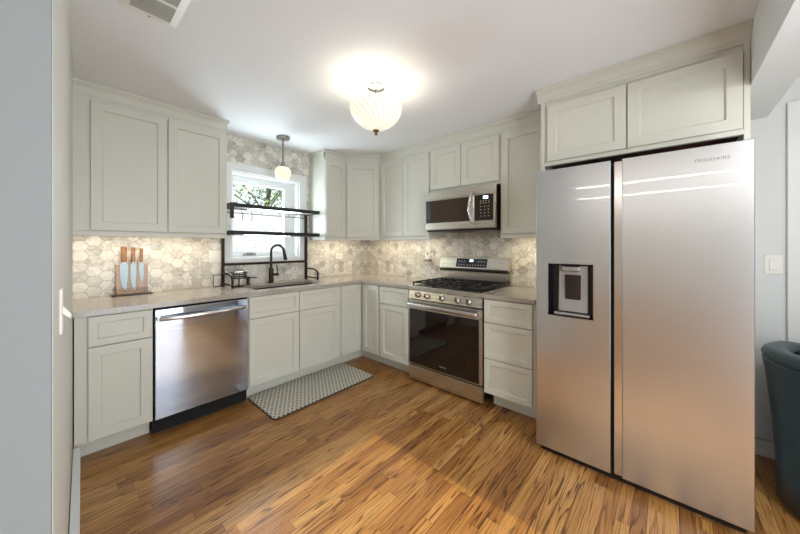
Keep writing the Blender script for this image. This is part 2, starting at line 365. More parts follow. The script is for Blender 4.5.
class MB:
    def __init__(s): s.bm = bmesh.new()
    def hexa(s, pts, bev=0.0, seg=1):
        vs_ = [s.bm.verts.new(p) for p in pts]
        fs = [s.bm.faces.new([vs_[i] for i in q]) for q in ((0, 3, 2, 1), (4, 5, 6, 7), (0, 1, 5, 4), (1, 2, 6, 5), (2, 3, 7, 6), (3, 0, 4, 7))]
        if bev > 0:
            es = list({e for f in fs for e in f.edges})
            bmesh.ops.bevel(s.bm, geom=es, offset=bev, segments=seg, profile=0.5, affect='EDGES', clamp_overlap=True)
        return s
    def box(s, a, b, c, d, e, f, F=FW, bev=0.0, seg=1):
        return s.hexa([F(a, c, e), F(b, c, e), F(b, d, e), F(a, d, e), F(a, c, f), F(b, c, f), F(b, d, f), F(a, d, f)], bev, seg)
    def rings(s, loops, close=True, cap0=True, cap1=True):
        rv = [[s.bm.verts.new(p) for p in L] for L in loops]
        n = len(rv[0])
        for a, b in zip(rv, rv[1:]):
            for i in range(n if close else n-1):
                j = (i+1) % n
                try: s.bm.faces.new((a[i], a[j], b[j], b[i]))
                except ValueError: pass
        if cap0: s.bm.faces.new(list(reversed(rv[0])))
        if cap1: s.bm.faces.new(rv[-1])
        return s
    def shaker(s, F, u0, u1, z0, z1, n0, t=0.019, rail=0.056, dep=0.011):
        def R(i, n): return [F(u0+i, n, z0+i), F(u1-i, n, z0+i), F(u1-i, n, z1-i), F(u0+i, n, z1-i)]
        b = 0.0015
        return s.rings([R(0, n0), R(0, n0+t-b), R(b, n0+t), R(rail, n0+t), R(rail+0.003, n0+t-dep*0.35), R(rail+0.005, n0+t-dep), R(rail+0.012, n0+t-dep)])
    def lathe(s, c, prof, seg=32, ax=(0, 0, 1), cap0=True, cap1=True):
        ax = Vector(ax).normalized(); t = ax.orthogonal().normalized(); w = ax.cross(t); c = Vector(c)
        return s.rings([[c+ax*h+(t*math.cos(2*PI*i/seg)+w*math.sin(2*PI*i/seg))*max(r, 1e-4) for i in range(seg)] for r, h in prof], True, cap0, cap1)
    def cyl(s, p0, p1, r, seg=20, r1=None):
        p0 = Vector(p0); p1 = Vector(p1)
        return s.lathe(p0, [(r, 0), (r if r1 is None else r1, (p1-p0).length)], seg, p1-p0)
    def tube(s, pts, r, seg=10, close=False):
        P = [Vector(p) for p in pts]; n = len(P)
        up = None; loops = []
        for i, p in enumerate(P):
            if close: d = P[(i+1) % n]-P[i-1]
            else: d = (P[min(i+1, n-1)]-P[max(i-1, 0)])
            d.normalize()
            if up is None: up = d.orthogonal().normalized()
            up = (up-d*up.dot(d)).normalized(); w = d.cross(up)
            loops.append([p+(up*math.cos(2*PI*k/seg)+w*math.sin(2*PI*k/seg))*r for k in range(seg)])
        if close:
            loops.append(loops[0]); s.rings(loops, True, False, False)
            bmesh.ops.remove_doubles(s.bm, verts=s.bm.verts, dist=1e-6); return s
        return s.rings(loops)
    def prism(s, poly, z0, z1, bev=0.0):
        s.rings([[Vector((x, y, z0)) for x, y in poly], [Vector((x, y, z1)) for x, y in poly]]); return s
    def extr(s, F, prof, u0, u1):
        """profile in (n, z) extruded along u"""
        return s.rings([[F(u0, n, z) for n, z in prof], [F(u1, n, z) for n, z in prof]])
    def build(s, name, m, parent=None, smooth=False):
        bmesh.ops.recalc_face_normals(s.bm, faces=s.bm.faces)
        root = parent
        while root is not None and root.parent is not None: root = root.parent
        if root is not None:
            off = root.location
        else:
            vs_ = [v.co for v in s.bm.verts]
            off = Vector(((min(v.x for v in vs_)+max(v.x for v in vs_))/2, (min(v.y for v in vs_)+max(v.y for v in vs_))/2, min(v.z for v in vs_)))
        off = off.copy()
        for v in s.bm.verts: v.co -= off
        me = bpy.data.meshes.new(name); s.bm.to_mesh(me); s.bm.free()
        o = bpy.data.objects.new(name, me); COL.objects.link(o)
        if parent is not None: o.parent = parent
        else: o.location = off
        me.materials.append(M[m])
        if smooth:
            me.shade_smooth()
            try: me.set_sharp_from_angle(angle=math.radians(42))
            except Exception: pass
        return o

def thing(name, label, cat, loc, group=None):
    o = bpy.data.objects.new(name, None); COL.objects.link(o); o.location = loc; o.empty_display_size = 0.1
    o['label'] = label; o['category'] = cat
    if group: o['group'] = group
    return o
def tag(o, label, cat, group=None, kind=None):
    o['label'] = label; o['category'] = cat
    if group: o['group'] = group
    if kind: o['kind'] = kind
    return o
def struct(mb, name, m, label=None):
    o = mb.build(name, m); o['kind'] = 'structure'
    if label: o['label'] = label
    return o

ZC = 2.385     # ceiling
# ------------------------------------------------------------------ room shell
struct(MB().box(-8.5, 0.0, -4.4, 0.0, -0.08, 0.0), 'floor', 'floor')
struct(MB().box(-8.62, 0.14, -4.52, 0.14, ZC, ZC+0.1), 'ceiling', 'ceil')
WX0, WX1, WZ0, WZ1 = -1.775, -1.045, 1.165, 2.035     # window opening
b = MB()
b.box(-8.5, WX0, 0.0, 0.14, -0.08, ZC); b.box(WX1, 0.14, 0.0, 0.14, -0.08, ZC)
b.box(WX0, WX1, 0.0, 0.14, -0.08, WZ0); b.box(WX0, WX1, 0.0, 0.14, WZ1, ZC)
struct(b, 'wall_north', 'trim')
struct(MB().box(0.0, 0.14, -4.52, 0.0, -0.08, ZC), 'wall_east', 'wallgrey')
b = MB()
b.box(-8.5, -2.75, -4.52, -4.4, -0.08, ZC); b.box(-1.45, 0.0, -4.52, -4.4, -0.08, ZC); b.box(-2.75, -1.45, -4.52, -4.4, 2.05, ZC)
struct(b, 'wall_south', 'wallgrey')
struct(MB().box(-8.62, -8.5, -4.52, 0.14, -0.08, ZC), 'wall_west', 'wallwarm')
# wall at the left, its kitchen face almost edge-on to the camera
b = MB(); b.prism([(-2.896, -2.27), (-2.838, -0.62), (-2.838, 0.0), (-2.99, 0.0), (-2.99, -2.27)], 0.0, ZC)
struct(b, 'wall_left', 'wallwarm')
struct(MB().box(-3.10, -2.897, -2.39, -2.27, 0.0, ZC), 'wall_front', 'wallgrey_shaded')
b = MB(); b.prism([(-2.892, -2.27), (-2.836, -0.655), (-2.808, -0.655), (-2.862, -2.27)], 0.0, 0.125)
struct(b, 'baseboard_left', 'trim')
# header over the opening on the right, and the one over the camera's opening
struct(MB().box(-2.95, 0.0, -3.68, -3.527, 2.088, ZC), 'trim_1', 'trim', 'white painted header beam over the opening beside the refrigerator')
# right wall: baseboard and door casing
b = MB(); b.box(-0.014, 0, -3.754, -3.53, 0.0, 0.10); b.box(-0.022, 0, -3.754, -3.53, 0.0, 0.022); b.box(-0.018, 0, -3.754, -3.53, 0.09, 0.10)
struct(b, 'baseboard_right', 'trim')
b = MB(); b.box(-0.022, 0.0, -3.86, -3.754, 0.0, 2.15, bev=0.003); b.box(-0.022, 0.0, -4.39, -3.86, 2.045, 2.15, bev=0.003)
b.box(-0.010, 0.0, -4.39, -3.86, 0.0, 2.045)
struct(b, 'door_1', 'trim', 'white door with casing on the right wall')

# backsplash tiles (north and east walls)
TT = 0.010
b = MB()
b.box(-2.838, -1.87, -TT, 0, 0.90, 1.42)
b.box(-1.87, -0.90, -TT, 0, 0.90, 1.13)
b.box(-0.955, -0.90, -TT, 0, 1.13, ZC)
b.box(-1.92, -1.865, -TT, 0, 1.42, ZC)
b.box(-1.865, -0.955, -TT, 0, 2.11, ZC)
b.box(-0.90, -TT, -TT, 0, 0.90, 1.42)
struct(b, 'wall_north_tiles', 'tile_x', 'elongated hexagon marble tile backsplash on the window wall')
struct(MB().box(-TT, 0, -2.56, 0, 0.88, 1.90), 'wall_east_tiles', 'tile_y', 'elongated hexagon marble tile backsplash behind the gas range')

# window: casing, jamb liner, sash, glass, sash lock
win = MB()
cx0, cx1, cz0, cz1 = -1.868, -0.952, 1.128, 2.113
def ringbox(mb, F, o, i, n0, n1):
    def R(r, n): u0, u1, z0, z1 = r; return [F(u0, n, z0), F(u1, n, z0), F(u1, n, z1), F(u0, n, z1)]
    mb.rings([R(i, n0), R(o, n0), R(o, n1), R(i, n1), R(i, n0)], True, False, False)
    bmesh.ops.remove_doubles(mb.bm, verts=mb.bm.verts, dist=1e-6); return mb
ringbox(win, FN, (cx0, cx1, cz0, cz1), (WX0, WX1, WZ0, WZ1), 0.0, 0.022)
wo = struct(win, 'window_1', 'trim', 'white cased casement window over the sink')
ringbox(MB(), FN, (WX0, WX1, WZ0, WZ1), (WX0+0.016, WX1-0.016, WZ0+0.016, WZ1-0.016), -0.115, 0.0).build('window_jamb', 'trim', wo)
ringbox(MB(), FN, (WX0+0.016, WX1-0.016, WZ0+0.016, WZ1-0.016), (-1.718, -1.176, 1.236, 1.945), -0.125, -0.088).build('window_sash', 'trim', wo)
MB().box(-1.72, -1.174, -0.109, -0.105, 1.234, 1.947, FN).build('window_glass', 'glass', wo)
b = MB(); b.box(-1.63, -1.50, -0.088, -0.070, 1.196, 1.214, FN, bev=0.004); b.box(-1.60, -1.535, -0.078, -0.060, 1.214, 1.224, FN, bev=0.003)
b.build('window_crank', 'greyprint', wo)
b = MB(); b.box(-1.135, -1.12, -0.09, -0.075, 1.75, 1.80, FN, bev=0.003); b.build('window_lock', 'white_plastic', wo)

# outside: white brick wall, lawn, trees
struct(MB().box(-6, 4, 2.5, 2.7, -0.5, 1.93), 'wall_outside', 'brick', 'white painted brick garden wall seen through the kitchen window')
struct(MB().box(-12, 12, 0.14, 14, -0.6, -0.5), 'ground_outside', 'lawn')

def foliage(c, rad, n, size):
    mb = MB(); bm = mb.bm
    for i in range(n):
        while True:
            v = Vector((random.uniform(-1, 1), random.uniform(-1, 1), random.uniform(-1, 1)))
            if 0.1 < v.length < 1: break
        p = Vector(c)+Vector((v.x*rad[0], v.y*rad[1], v.z*rad[2]))
        a = Vector((random.gauss(0, 1), random.gauss(0, 1), random.gauss(0, 1))).normalized(); w = a.orthogonal().normalized()
        n_ = a.cross(w)
        s = size*random.uniform(0.6, 1.3)
        q = [p-a*s, p-a*s*0.2+w*s*0.45+n_*s*0.1, p+a*s, p-a*s*0.2-w*s*0.45+n_*s*0.1]
        bm.faces.new([bm.verts.new(x) for x in q])
    return mb
for i, (lab, x, y, z, r, n) in enumerate((('leafy tree beyond the brick wall, filling the left of the window glass', -1.15, 4.6, 2.6, (0.9, 0.8, 1.0), 1500),
                             ('leafy tree beyond the brick wall, filling the right of the window glass', 0.85, 5.0, 2.7, (0.9, 0.8, 1.05), 1500))):
    t = thing('garden_tree', lab, 'tree', (x, y, -0.5), 'trees outside the window')
    b = MB()
    b.tube([(x, y, -0.5), (x+0.03, y, 1.0), (x-0.02, y, 2.0), (x+0.1, y, 3.0)], 0.06, 8)
    for k in range(7):
        a = k*0.9+i; b.tube([(x, y, 1.7+0.1*k), (x+0.4*math.cos(a), y+0.3*math.sin(a), 2.1+0.13*k), (x+0.8*math.cos(a), y+0.5*math.sin(a), 2.3+0.16*k)], 0.018, 6)
    b.build('trunk', 'bark', t, True)
    f = foliage((x, y, z), r, n, 0.06); f.build('foliage', 'leaf', t)

# ------------------------------------------------------------------ cabinets
BG = 0.03
BF = 0.620      # base box front (doors add 0.019)
HB, HT = 0.125, 0.868
CT = 0.910      # counter top
def base_unit(name, label, F, u0, u1, fronts, toe0=None, toe1=None, hollow=False):
    c = F((u0+u1)/2, BF/2, 0); t = thing(name, label, 'cabinet', c, 'base cabinets')
    b = MB()
    if hollow:
        b.box(u0, u1, BG, BF, 0.115, 0.135, F); b.box(u0, u0+0.018, BG, BF, 0.135, 0.877, F); b.box(u1-0.018, u1, BG, BF, 0.135, 0.877, F); b.box(u0+0.018, u1-0.018, BF-0.02, BF, 0.135, 0.877, F)
    else: b.box(u0, u1, BG, BF, 0.115, 0.877, F)
    b.build('carcass', 'cab', t)
    MB().box(u0 if toe0 is None else toe0, u1 if toe1 is None else toe1, BF-0.12, 0.525, 0.0, 0.115, F).build('toe_kick', 'cab', t)
    for kind, a, b_, z0, z1 in fronts:
        MB().shaker(F, a, b_, z0, z1, BF, rail=0.056 if kind == 'door' else 0.040).build(kind, 'cab', t)
    return t
DS = 0.686      # split between drawer and door
base_unit('base_cabinet', 'greige base cabinet under the knife holder, left of the dishwasher', FN, -2.832, -2.473,
          [('drawer_front', -2.776, -2.479, DS+0.003, HT), ('door', -2.776, -2.479, HB, DS-0.003)], toe1=-2.476)
base_unit('base_cabinet', 'wide base cabinet under the sink with two false drawer fronts and two doors', FN, -1.858, -0.93,
          [('drawer_front', -1.853, -1.404, DS+0.003, HT), ('drawer_front', -1.398, -0.951, DS+0.003, HT),
           ('door', -1.853, -1.404, HB, DS-0.003), ('door', -1.398, -0.951, HB, DS-0.003)], hollow=True)
# corner unit (L-shaped)
t = thing('base_cabinet', 'corner base cabinet with two narrow full-height doors meeting at a right angle', 'cabinet', (-0.4, -0.4, 0), 'base cabinets')
b = MB(); b.prism([(-0.93, -BG), (-0.93, -BF), (-BF, -BF), (-BF, -0.926), (-BG, -0.926), (-BG, -BG)], 0.115, 0.877); b.build('carcass', 'cab', t)
b = MB(); b.prism([(-0.93, -BG), (-0.93, -0.525), (-0.525, -0.525), (-0.525, -0.926), (-BG, -0.926), (-BG, -BG)], 0.0, 0.115); b.build('toe_kick', 'cab', t)
MB().shaker(FN, -0.914, -0.643, HB, HT, BF, rail=0.056).build('door', 'cab', t)
MB().shaker(FE, 0.656, 0.905, HB, HT, BF, rail=0.056).build('door', 'cab', t)
base_unit('base_cabinet', 'base cabinet with one drawer over one door, between the corner and the range', FE, 0.926, 1.332,
          [('drawer_front', 0.931, 1.324, DS+0.003, HT), ('door', 0.931, 1.324, HB, DS-0.003)])
base_unit('base_cabinet', 'three-drawer base cabinet between the range and the refrigerator', FE, 2.114, 2.512,
          [('drawer_front', 2.120, 2.491, DS+0.003, HT), ('drawer_front', 2.120, 2.491, 0.403, DS-0.003), ('drawer_front', 2.120, 2.491, HB, 0.397)], toe0=2.15)

# countertops
def slab(poly, hole=None):
    bm = bmesh.new(); z = CT
    return poly
SX0, SX1, SY0, SY1 = -1.755, -1.02, -0.530, -0.195
b = MB()
xs = [-2.838, SX0, SX1, -0.650]; ys = [-0.650, SY0, SY1, -TT]
def quadgrid(z):
    return [[b.bm.verts.new((x, y, z)) for y in ys] for x in xs]
gt, gb = quadgrid(CT), quadgrid(CT-0.032)
ex = [[b.bm.verts.new((x, y, z)) for (x, y) in ((-0.650, -1.332), (-TT, -1.332), (-TT, -0.650), (-TT, -TT))] for z in (CT, CT-0.032)]
for g, e_ in ((gt, ex[0]), (gb, ex[1])):
    for i in range(3):
        for j in range(3):
            if (i, j) != (1, 1): b.bm.faces.new((g[i][j], g[i+1][j], g[i+1][j+1], g[i][j+1]))
    b.bm.faces.new((g[3][0], e_[0], e_[1], e_[2]))
    b.bm.faces.new((g[3][0], e_[2], e_[3], g[3][3], g[3][2], g[3][1]))
def side(p, q): b.bm.faces.new((p[0], q[0], q[1], p[1]))
G = lambda i, j: (gt[i][j], gb[i][j]); E_ = lambda k: (ex[0][k], ex[1][k])
for i in range(3): side(G(i, 0), G(i+1, 0)); side(G(i, 3), G(i+1, 3))
for j in range(3): side(G(0, j), G(0, j+1))
side(G(3, 0), E_(0)); side(E_(0), E_(1)); side(E_(1), E_(2)); side(E_(2), E_(3)); side(E_(3), G(3, 3))
for p, q in (((1, 1), (2, 1)), ((2, 1), (2, 2)), ((2, 2), (1, 2)), ((1, 2), (1, 1))): side(G(*p), G(*q))
o = b.build('countertop', 'quartz'); tag(o, 'long L-shaped greige countertop with the sink, turning the corner to the range', 'countertop')
o = MB().box(2.112, 2.515, TT, 0.650, CT-0.032, CT, FE, bev=0.002).build('countertop', 'quartz'); tag(o, 'short greige countertop piece between the range and the refrigerator', 'countertop')

# wall cabinets
UF = 0.331; UZ0, UZ1, UD0, UD1 = 1.362, 2.30, 1.400, 2.270
CROWN = [(0.004, 2.298), (0.004, 2.350), (0.010, 2.354), (0.010, 2.360), (0.017, 2.366), (0.020, 2.368)]
CROWN_BIG = [(0.004, 2.298), (0.004, 2.322), (0.014, 2.328), (0.024, 2.342), (0.040, 2.352), (0.048, 2.356)]
def crown(mb, F, u0, u1, n, prof=CROWN):
    out = prof[-1][0]
    mb.extr(F, [(n-0.02, 2.298)]+[(n+a, z) for a, z in prof]+[(n+out, ZC-0.001), (n-0.02, ZC-0.001)], u0, u1); return mb
def wall_unit(label, F, u0, u1, doors, z0=UZ0, dz0=UD0, n=UF, side_l=False, side_r=False, dz1=UD1, rail_=True, crown_l=0.0, crown_r=0.0):
    c = F((u0+u1)/2, n/2, z0); t = thing('wall_cabinet', label, 'cabinet', c, 'wall cabinets')
    MB().box(u0, u1, 0.0, n, z0+(0.032 if rail_ else 0), ZC-0.002, F).build('carcass', 'cab', t)
    if rail_:
        mb = MB().box(u0, u1, n-0.018, n+0.006, z0, z0+0.034, F, bev=0.002)
        if side_l: mb.box(u0, u0+0.018, 0.012, n-0.018, z0, z0+0.034, F)
        if side_r: mb.box(u1-0.018, u1, 0.012, n-0.018, z0, z0+0.034, F)
        mb.build('light_rail', 'cab', t)
    mb = MB(); crown(mb, F, u0-crown_l, u1+crown_r, n)
    if side_l: mb.box(u0-0.018, u0+0.002, 0.0, n+0.020, 2.368, ZC-0.001, F); mb.box(u0-0.008, u0+0.002, 0.0, n+0.010, 2.354, 2.368, F)
    if side_r: mb.box(u1-0.002, u1+0.018, 0.0, n+0.020, 2.368, ZC-0.001, F); mb.box(u1-0.002, u1+0.008, 0.0, n+0.010, 2.354, 2.368, F)
    mb.build('crown_molding', 'cab', t)
    for a, b_ in doors:
        MB().shaker(F, a, b_, dz0, dz1, n).build('door', 'cab', t)
    return t
wall_unit('two-door wall cabinet above the knife holder, left of the window', FN, -2.834, -1.922, [(-2.752, -2.342), (-2.336, -1.927)], side_r=True)
wall_unit('narrow one-door wall cabinet just right of the window', FN, -0.912, -0.630, [(-0.906, -0.634)], side_l=True)
# diagonal corner cabinet
A = Vector((-0.630, -UF, 0)); B_ = Vector((-UF, -0.630, 0)); dv = (B_-A).normalized(); nv = Vector((-1, -1, 0)).normalized()
FD = Frame(A, dv, nv); LD = (B_-A).length
t = thing('wall_cabinet', 'diagonal corner wall cabinet with one door', 'cabinet', (-0.3, -0.3, UZ0), 'wall cabinets')
b = MB(); b.prism([(-0.630, 0), (-0.630, -UF), (-UF, -0.630), (0, -0.630), (0, 0)], UZ0+0.032, ZC-0.002); b.build('carcass', 'cab', t)
MB().box(0.0, LD, -0.018, 0.006, UZ0, UZ0+0.034, FD, bev=0.002).build('light_rail', 'cab', t)
b = MB(); crown(b, FD, -0.008, LD+0.008, 0.0); b.build('crown_molding', 'cab', t)
MB().shaker(FD, 0.024, LD-0.024, UD0, UD1, 0.0).build('door', 'cab', t)
wall_unit('two-door wall cabinet between the corner and the microwave', FE, 0.630, 1.366, [(0.648, 1.004), (1.010, 1.360)])
wall_unit('short two-door wall cabinet directly above the microwave', FE, 1.366, 2.126, [(1.384, 1.736), (1.742, 2.116)], z0=1.842, dz0=1.868, rail_=False)
wall_unit('tall one-door wall cabinet between the microwave and the refrigerator cabinet', FE, 2.126, 2.512, [(2.140, 2.500)])

# cabinet over the refrigerator with tall side panels
t = thing('refrigerator_cabinet', 'deep two-door wall cabinet above the refrigerator with tall side panels', 'cabinet', (-0.3, -3.02, 0))
NF = 0.630
MB().box(2.575, 3.503, 0.0, NF, 1.880, ZC-0.002, FE).build('carcass', 'cab', t)
MB().box(2.577, 3.501, 0.02, NF-0.004, 1.872, 1.880, FE).build('underside', 'redwood', t)
MB().box(2.560, 3.510, NF-0.02, NF+0.008, 1.850, 1.878, FE, bev=0.002).build('light_rail', 'cab', t)
MB().box(2.549, 2.575, 0.0, NF+0.006, 0.0, ZC-0.002, FE, bev=0.001).build('side_panel', 'cab', t)
MB().box(3.503, 3.525, 0.0, NF+0.006, 0.0, ZC-0.002, FE, bev=0.001).build('side_panel', 'cab', t)
MB().shaker(FE, 2.594, 3.033, 1.878, 2.262, NF).build('door', 'cab', t)
MB().shaker(FE, 3.041, 3.499, 1.878, 2.262, NF).build('door', 'cab', t)
b = MB(); crown(b, FE, 2.530, 3.526, NF+0.006, CROWN_BIG); b.box(2.530, 2.549, UF+0.03, NF+0.03, 2.345, ZC-0.001, FE); b.build('crown_molding', 'cab', t)

# ------------------------------------------------------------------ refrigerator
t = thing('refrigerator', 'large stainless side-by-side refrigerator with a water dispenser in its left door', 'refrigerator', (-0.45, -3.05, 0))
FR0, FRM, FRM2, FRM3, FR1 = 2.5955, 2.985, 2.999, 3.037, 3.5045
FB, FT = 0.045, 1.763
MB().box(FR0+0.008, FR1-0.008, 0.05, 0.800, 0.03, 1.735, FE, bev=0.004).build('cabinet_body', 'grey_plastic', t)
MB().box(FR0+0.02, FR1-0.02, 0.60, 0.845, 0.0, 0.045, FE).build('base_grille', 'black', t)
DX = 0.887
def rect(F, u0, u1, z0, z1, n): return [F(u0, n, z0), F(u1, n, z0), F(u1, n, z1), F(u0, n, z1)]
du0, du1, dz0, dz1 = 2.667, 2.904, 0.872, 1.187
b = MB(); e = 0.003
b.rings([rect(FE, FR0, FRM, FB, FT, 0.812), rect(FE, FR0, FRM, FB, FT, DX-e), rect(FE, FR0+e, FRM-e, FB+e, FT-e, DX),
         rect(FE, du0, du1, dz0, dz1, DX)], True, True, False)
b.rings([rect(FE, du0, du1, dz0, dz1, DX), rect(FE, du0, du1, dz0, dz1, DX-0.004)], True, False, False)
dl = b.build('door', 'fridgesteel', t)
dl['label'] = 'narrow left freezer door with dispenser'
b = MB()
b.rings([rect(FE, du0, du1, dz0, dz1, DX-0.004), rect(FE, du0+0.012, du1-0.012, dz0+0.014, dz1-0.006, DX-0.064)], True, False, True)
disp = b.build('dispenser_recess', 'black', dl)
b = MB(); ringbox(b, FE, (du0-0.007, du1+0.007, dz0-0.007, dz1+0.007), (du0, du1, dz0, dz1), DX-0.002, DX+0.002); b.build('dispenser_bezel', 'handlesteel', dl)
b = MB(); b.hexa([FE(du0+0.052, DX-0.062, dz0+0.03), FE(du1-0.030, DX-0.062, dz0+0.03), FE(du1-0.030, DX-0.018, dz0+0.03), FE(du0+0.052, DX-0.018, dz0+0.03),
                  FE(du0+0.052, DX-0.062, dz1-0.01), FE(du1-0.030, DX-0.062, dz1-0.01), FE(du1-0.030, DX-0.034, dz1-0.01), FE(du0+0.052, DX-0.034, dz1-0.01)], 0.003)
b.build('dispenser_panel', 'dispenser_grey', dl)
MB().box(2.755, 2.838, DX-0.034, DX-0.017, 0.975, 1.122, FE, bev=0.004).build('dispenser_paddle', 'mwpanel', dl)
b = MB(); b.box(2.738, 2.836, DX-0.045, DX-0.006, 1.142, 1.176, FE, bev=0.006); b.build('dispenser_control', 'chrome', dl)
b = MB(); b.box(du0+0.03, du1-0.02, DX-0.06, DX-0.004, dz0+0.008, dz0+0.022, FE, bev=0.003); b.build('dispenser_tray', 'dispenser_grey', dl)
b = MB()
b.rings([rect(FE, FRM3, FR1, FB, FT, 0.812), rect(FE, FRM3, FR1, FB, FT, DX-e), rect(FE, FRM3+e, FR1-e, FB+e, FT-e, DX)])
dr = b.build('door', 'fridgesteel', t); dr['label'] = 'wide right refrigerator door'
b = MB(); b.box(FRM2, FRM3, 0.812, DX-0.014, FB, FT-0.008, FE, bev=0.002); b.build('handle_strip', 'handlesteel', dr)
MB().box(FRM-0.002, FRM2+0.004, 0.80, DX-0.045, FB, FT-0.02, FE).build('door_gasket', 'darkgap', t)
b = MB(); b.box(FR0+0.03, FR0+0.10, 0.70, 0.86, FT, FT+0.014, FE, bev=0.003)
b.box(FR1-0.10, FR1-0.03, 0.70, 0.86, FT, FT+0.014, FE, bev=0.003)
def text(body, size, F, u, n, z, m, parent, name, lab=None, bold=0.0):
    cu = bpy.data.curves.new(name, 'FONT'); cu.body = body; cu.size = size; cu.extrude = 0.0004; cu.align_x = 'LEFT'; cu.offset = bold; cu.space_character = 1.1
    tmp = bpy.data.objects.new(name, cu); COL.objects.link(tmp)
    dg = bpy.context.evaluated_depsgraph_get(); me = bpy.data.meshes.new_from_object(tmp.evaluated_get(dg))
    bpy.data.objects.remove(tmp)
    root = parent
    while root.parent is not None: root = root.parent
    for v in me.vertices:
        v.co = F(u+v.co.x, n+v.co.z, z+v.co.y) - root.location
    o = bpy.data.objects.new(name, me); COL.objects.link(o); o.parent = parent; me.materials.clear(); me.materials.append(M[m])
    return o
text('FRIGIDAIRE', 0.021, FE, 3.315, DX+0.0006, 1.690, 'greyprint', dr, 'brand_lettering')

# ------------------------------------------------------------------ dishwasher
t = thing('dishwasher', 'stainless dishwasher with a bowed bar handle under the countertop', 'dishwasher', (-2.165, -0.3, 0))
MB().box(-2.469, -1.861, 0.03, 0.60, 0.02, 0.875, FN).build('tub', 'darkgap', t)
MB().box(-2.464, -1.865, 0.600, 0.640, 0.118, 0.862, FN, bev=0.004, seg=2).build('door', 'dwsteel', t)
MB().box(-2.462, -1.867, 0.40, 0.575, 0.0, 0.112, FN).build('kick_plate', 'black', t)
MB().box(-2.36, -2.16, 0.575, 0.577, 0.062, 0.070, FN).build('kick_plate_vent', 'greyprint', t)
b = MB(); hp = []
for i in range(25):
    f = i/24; u = -2.447+f*(0.556); hp.append((u, 0.662+0.034*math.sin(PI*f)**0.7, 0.800))
loops = []
for u, n, z in hp:
    loops.append([FN(u, n+0.009*math.cos(a), z+0.015*math.sin(a)) for a in [2*PI*k/14 for k in range(14)]])
b.rings(loops); hd = b.build('handle', 'handlesteel', t, True)
for u in (-2.444, -1.894): MB().box(u-0.012, u+0.012, 0.640, 0.668, 0.786, 0.814, FN, bev=0.003).build('handle_bracket', 'handlesteel', hd)

# ------------------------------------------------------------------ range
t = thing('gas_range', 'stainless gas range with black oven glass and five knobs', 'stove', (-0.33, -1.72, 0))
R0, R1 = 1.340, 2.104
MB().box(R0, R1, 0.012, 0.600, 0.03, 0.885, FE).build('body', 'black', t)
for u in (R0+0.04, R1-0.04):
    for n in (0.08, 0.56): MB().cyl(FE(u, n, 0), FE(u, n, 0.03), 0.018, 12).build('levelling_foot', 'darkgap', t)
MB().box(R0, R1, 0.600, 0.640, 0.022, 0.150, FE, bev=0.004, seg=2).build('storage_drawer', 'rangesteel', t)
od = MB().box(R0, R1, 0.600, 0.644, 0.164, 0.778, FE, bev=0.004, seg=2).build('oven_door', 'rangesteel', t)
MB().box(R0+0.010, R1-0.026, 0.644, 0.648, 0.176, 0.694, FE, bev=0.001).build('oven_glass', 'ovenglass', od)
b = MB(); b.box(R0+0.032, R1-0.014, 0.690, 0.716, 0.722, 0.760, FE, bev=0.010, seg=3); hd = b.build('handle', 'handlesteel', od, True)
for u in (R0+0.036, R1-0.046): MB().box(u, u+0.028, 0.644, 0.70, 0.728, 0.754, FE, bev=0.003).build('handle_bracket', 'handlesteel', hd)
text('FRIGIDAIRE', 0.014, FE, 1.690, 0.6482, 0.215, 'greyprint', od, 'brand_lettering', bold=0.0006)
# control panel (slanted), cooktop, knobs
def panel(n, z): return FE(0, n, z)
b = MB(); b.rings([[FE(R0, 0.60, 0.792), FE(R0, 0.652, 0.792), FE(R0, 0.634, 0.868), FE(R0, 0.60, 0.868)], [FE(R1, 0.60, 0.792), FE(R1, 0.652, 0.792), FE(R1, 0.634, 0.868), FE(R1, 0.60, 0.868)]])
cp = b.build('control_panel', 'rangesteel', t)
pn = Vector((-0.973, 0, 0.23)).normalized()
for y in (1.453, 1.558, 1.722, 1.879, 1.988):
    c = FE(y, 0.6430, 0.830)
    b = MB(); b.lathe(c, [(0.027, 0.0), (0.027, 0.006), (0.0215, 0.008), (0.0195, 0.030), (0.017, 0.034)], 24, pn)
    k = b.build('knob', 'chrome', t, True)
    b = MB(); b.lathe(c, [(0.0285, -0.001), (0.0285, 0.004)], 24, pn); b.build('knob_skirt', 'black', k)
    w = pn.cross(Vector((0, 1, 0))).normalized()
    q = [c+Vector((0, s1*0.004, 0))+w*s2*0.019+pn*h for h in (0.032, 0.044) for s1, s2 in ((-1, -1), (1, -1), (1, 1), (-1, 1))]
    b = MB(); b.hexa(q, 0.001); b.build('knob_grip', 'black', k)
b = MB(); b.box(R0-0.004, R1+0.004, 0.06, 0.648, 0.872, 0.912, FE, bev=0.005, seg=2)
ck = b.build('cooktop', 'rangesteel', t)
MB().box(R0+0.02, R1-0.02, 0.085, 0.615, 0.912, 0.9135, FE).build('cooktop_pan', 'black', ck)
for (y, n, r) in ((1.49, 0.20, 0.040), (1.49, 0.47, 0.048), (1.722, 0.33, 0.050), (1.95, 0.20, 0.036), (1.95, 0.47, 0.052)):
    c = FE(y, n, 0.9135); b = MB(); b.lathe(c, [(r+0.014, 0.0), (r+0.012, 0.006), (r, 0.008), (r, 0.014), (r-0.006, 0.019)], 24); b.build('burner', 'iron', t, True)
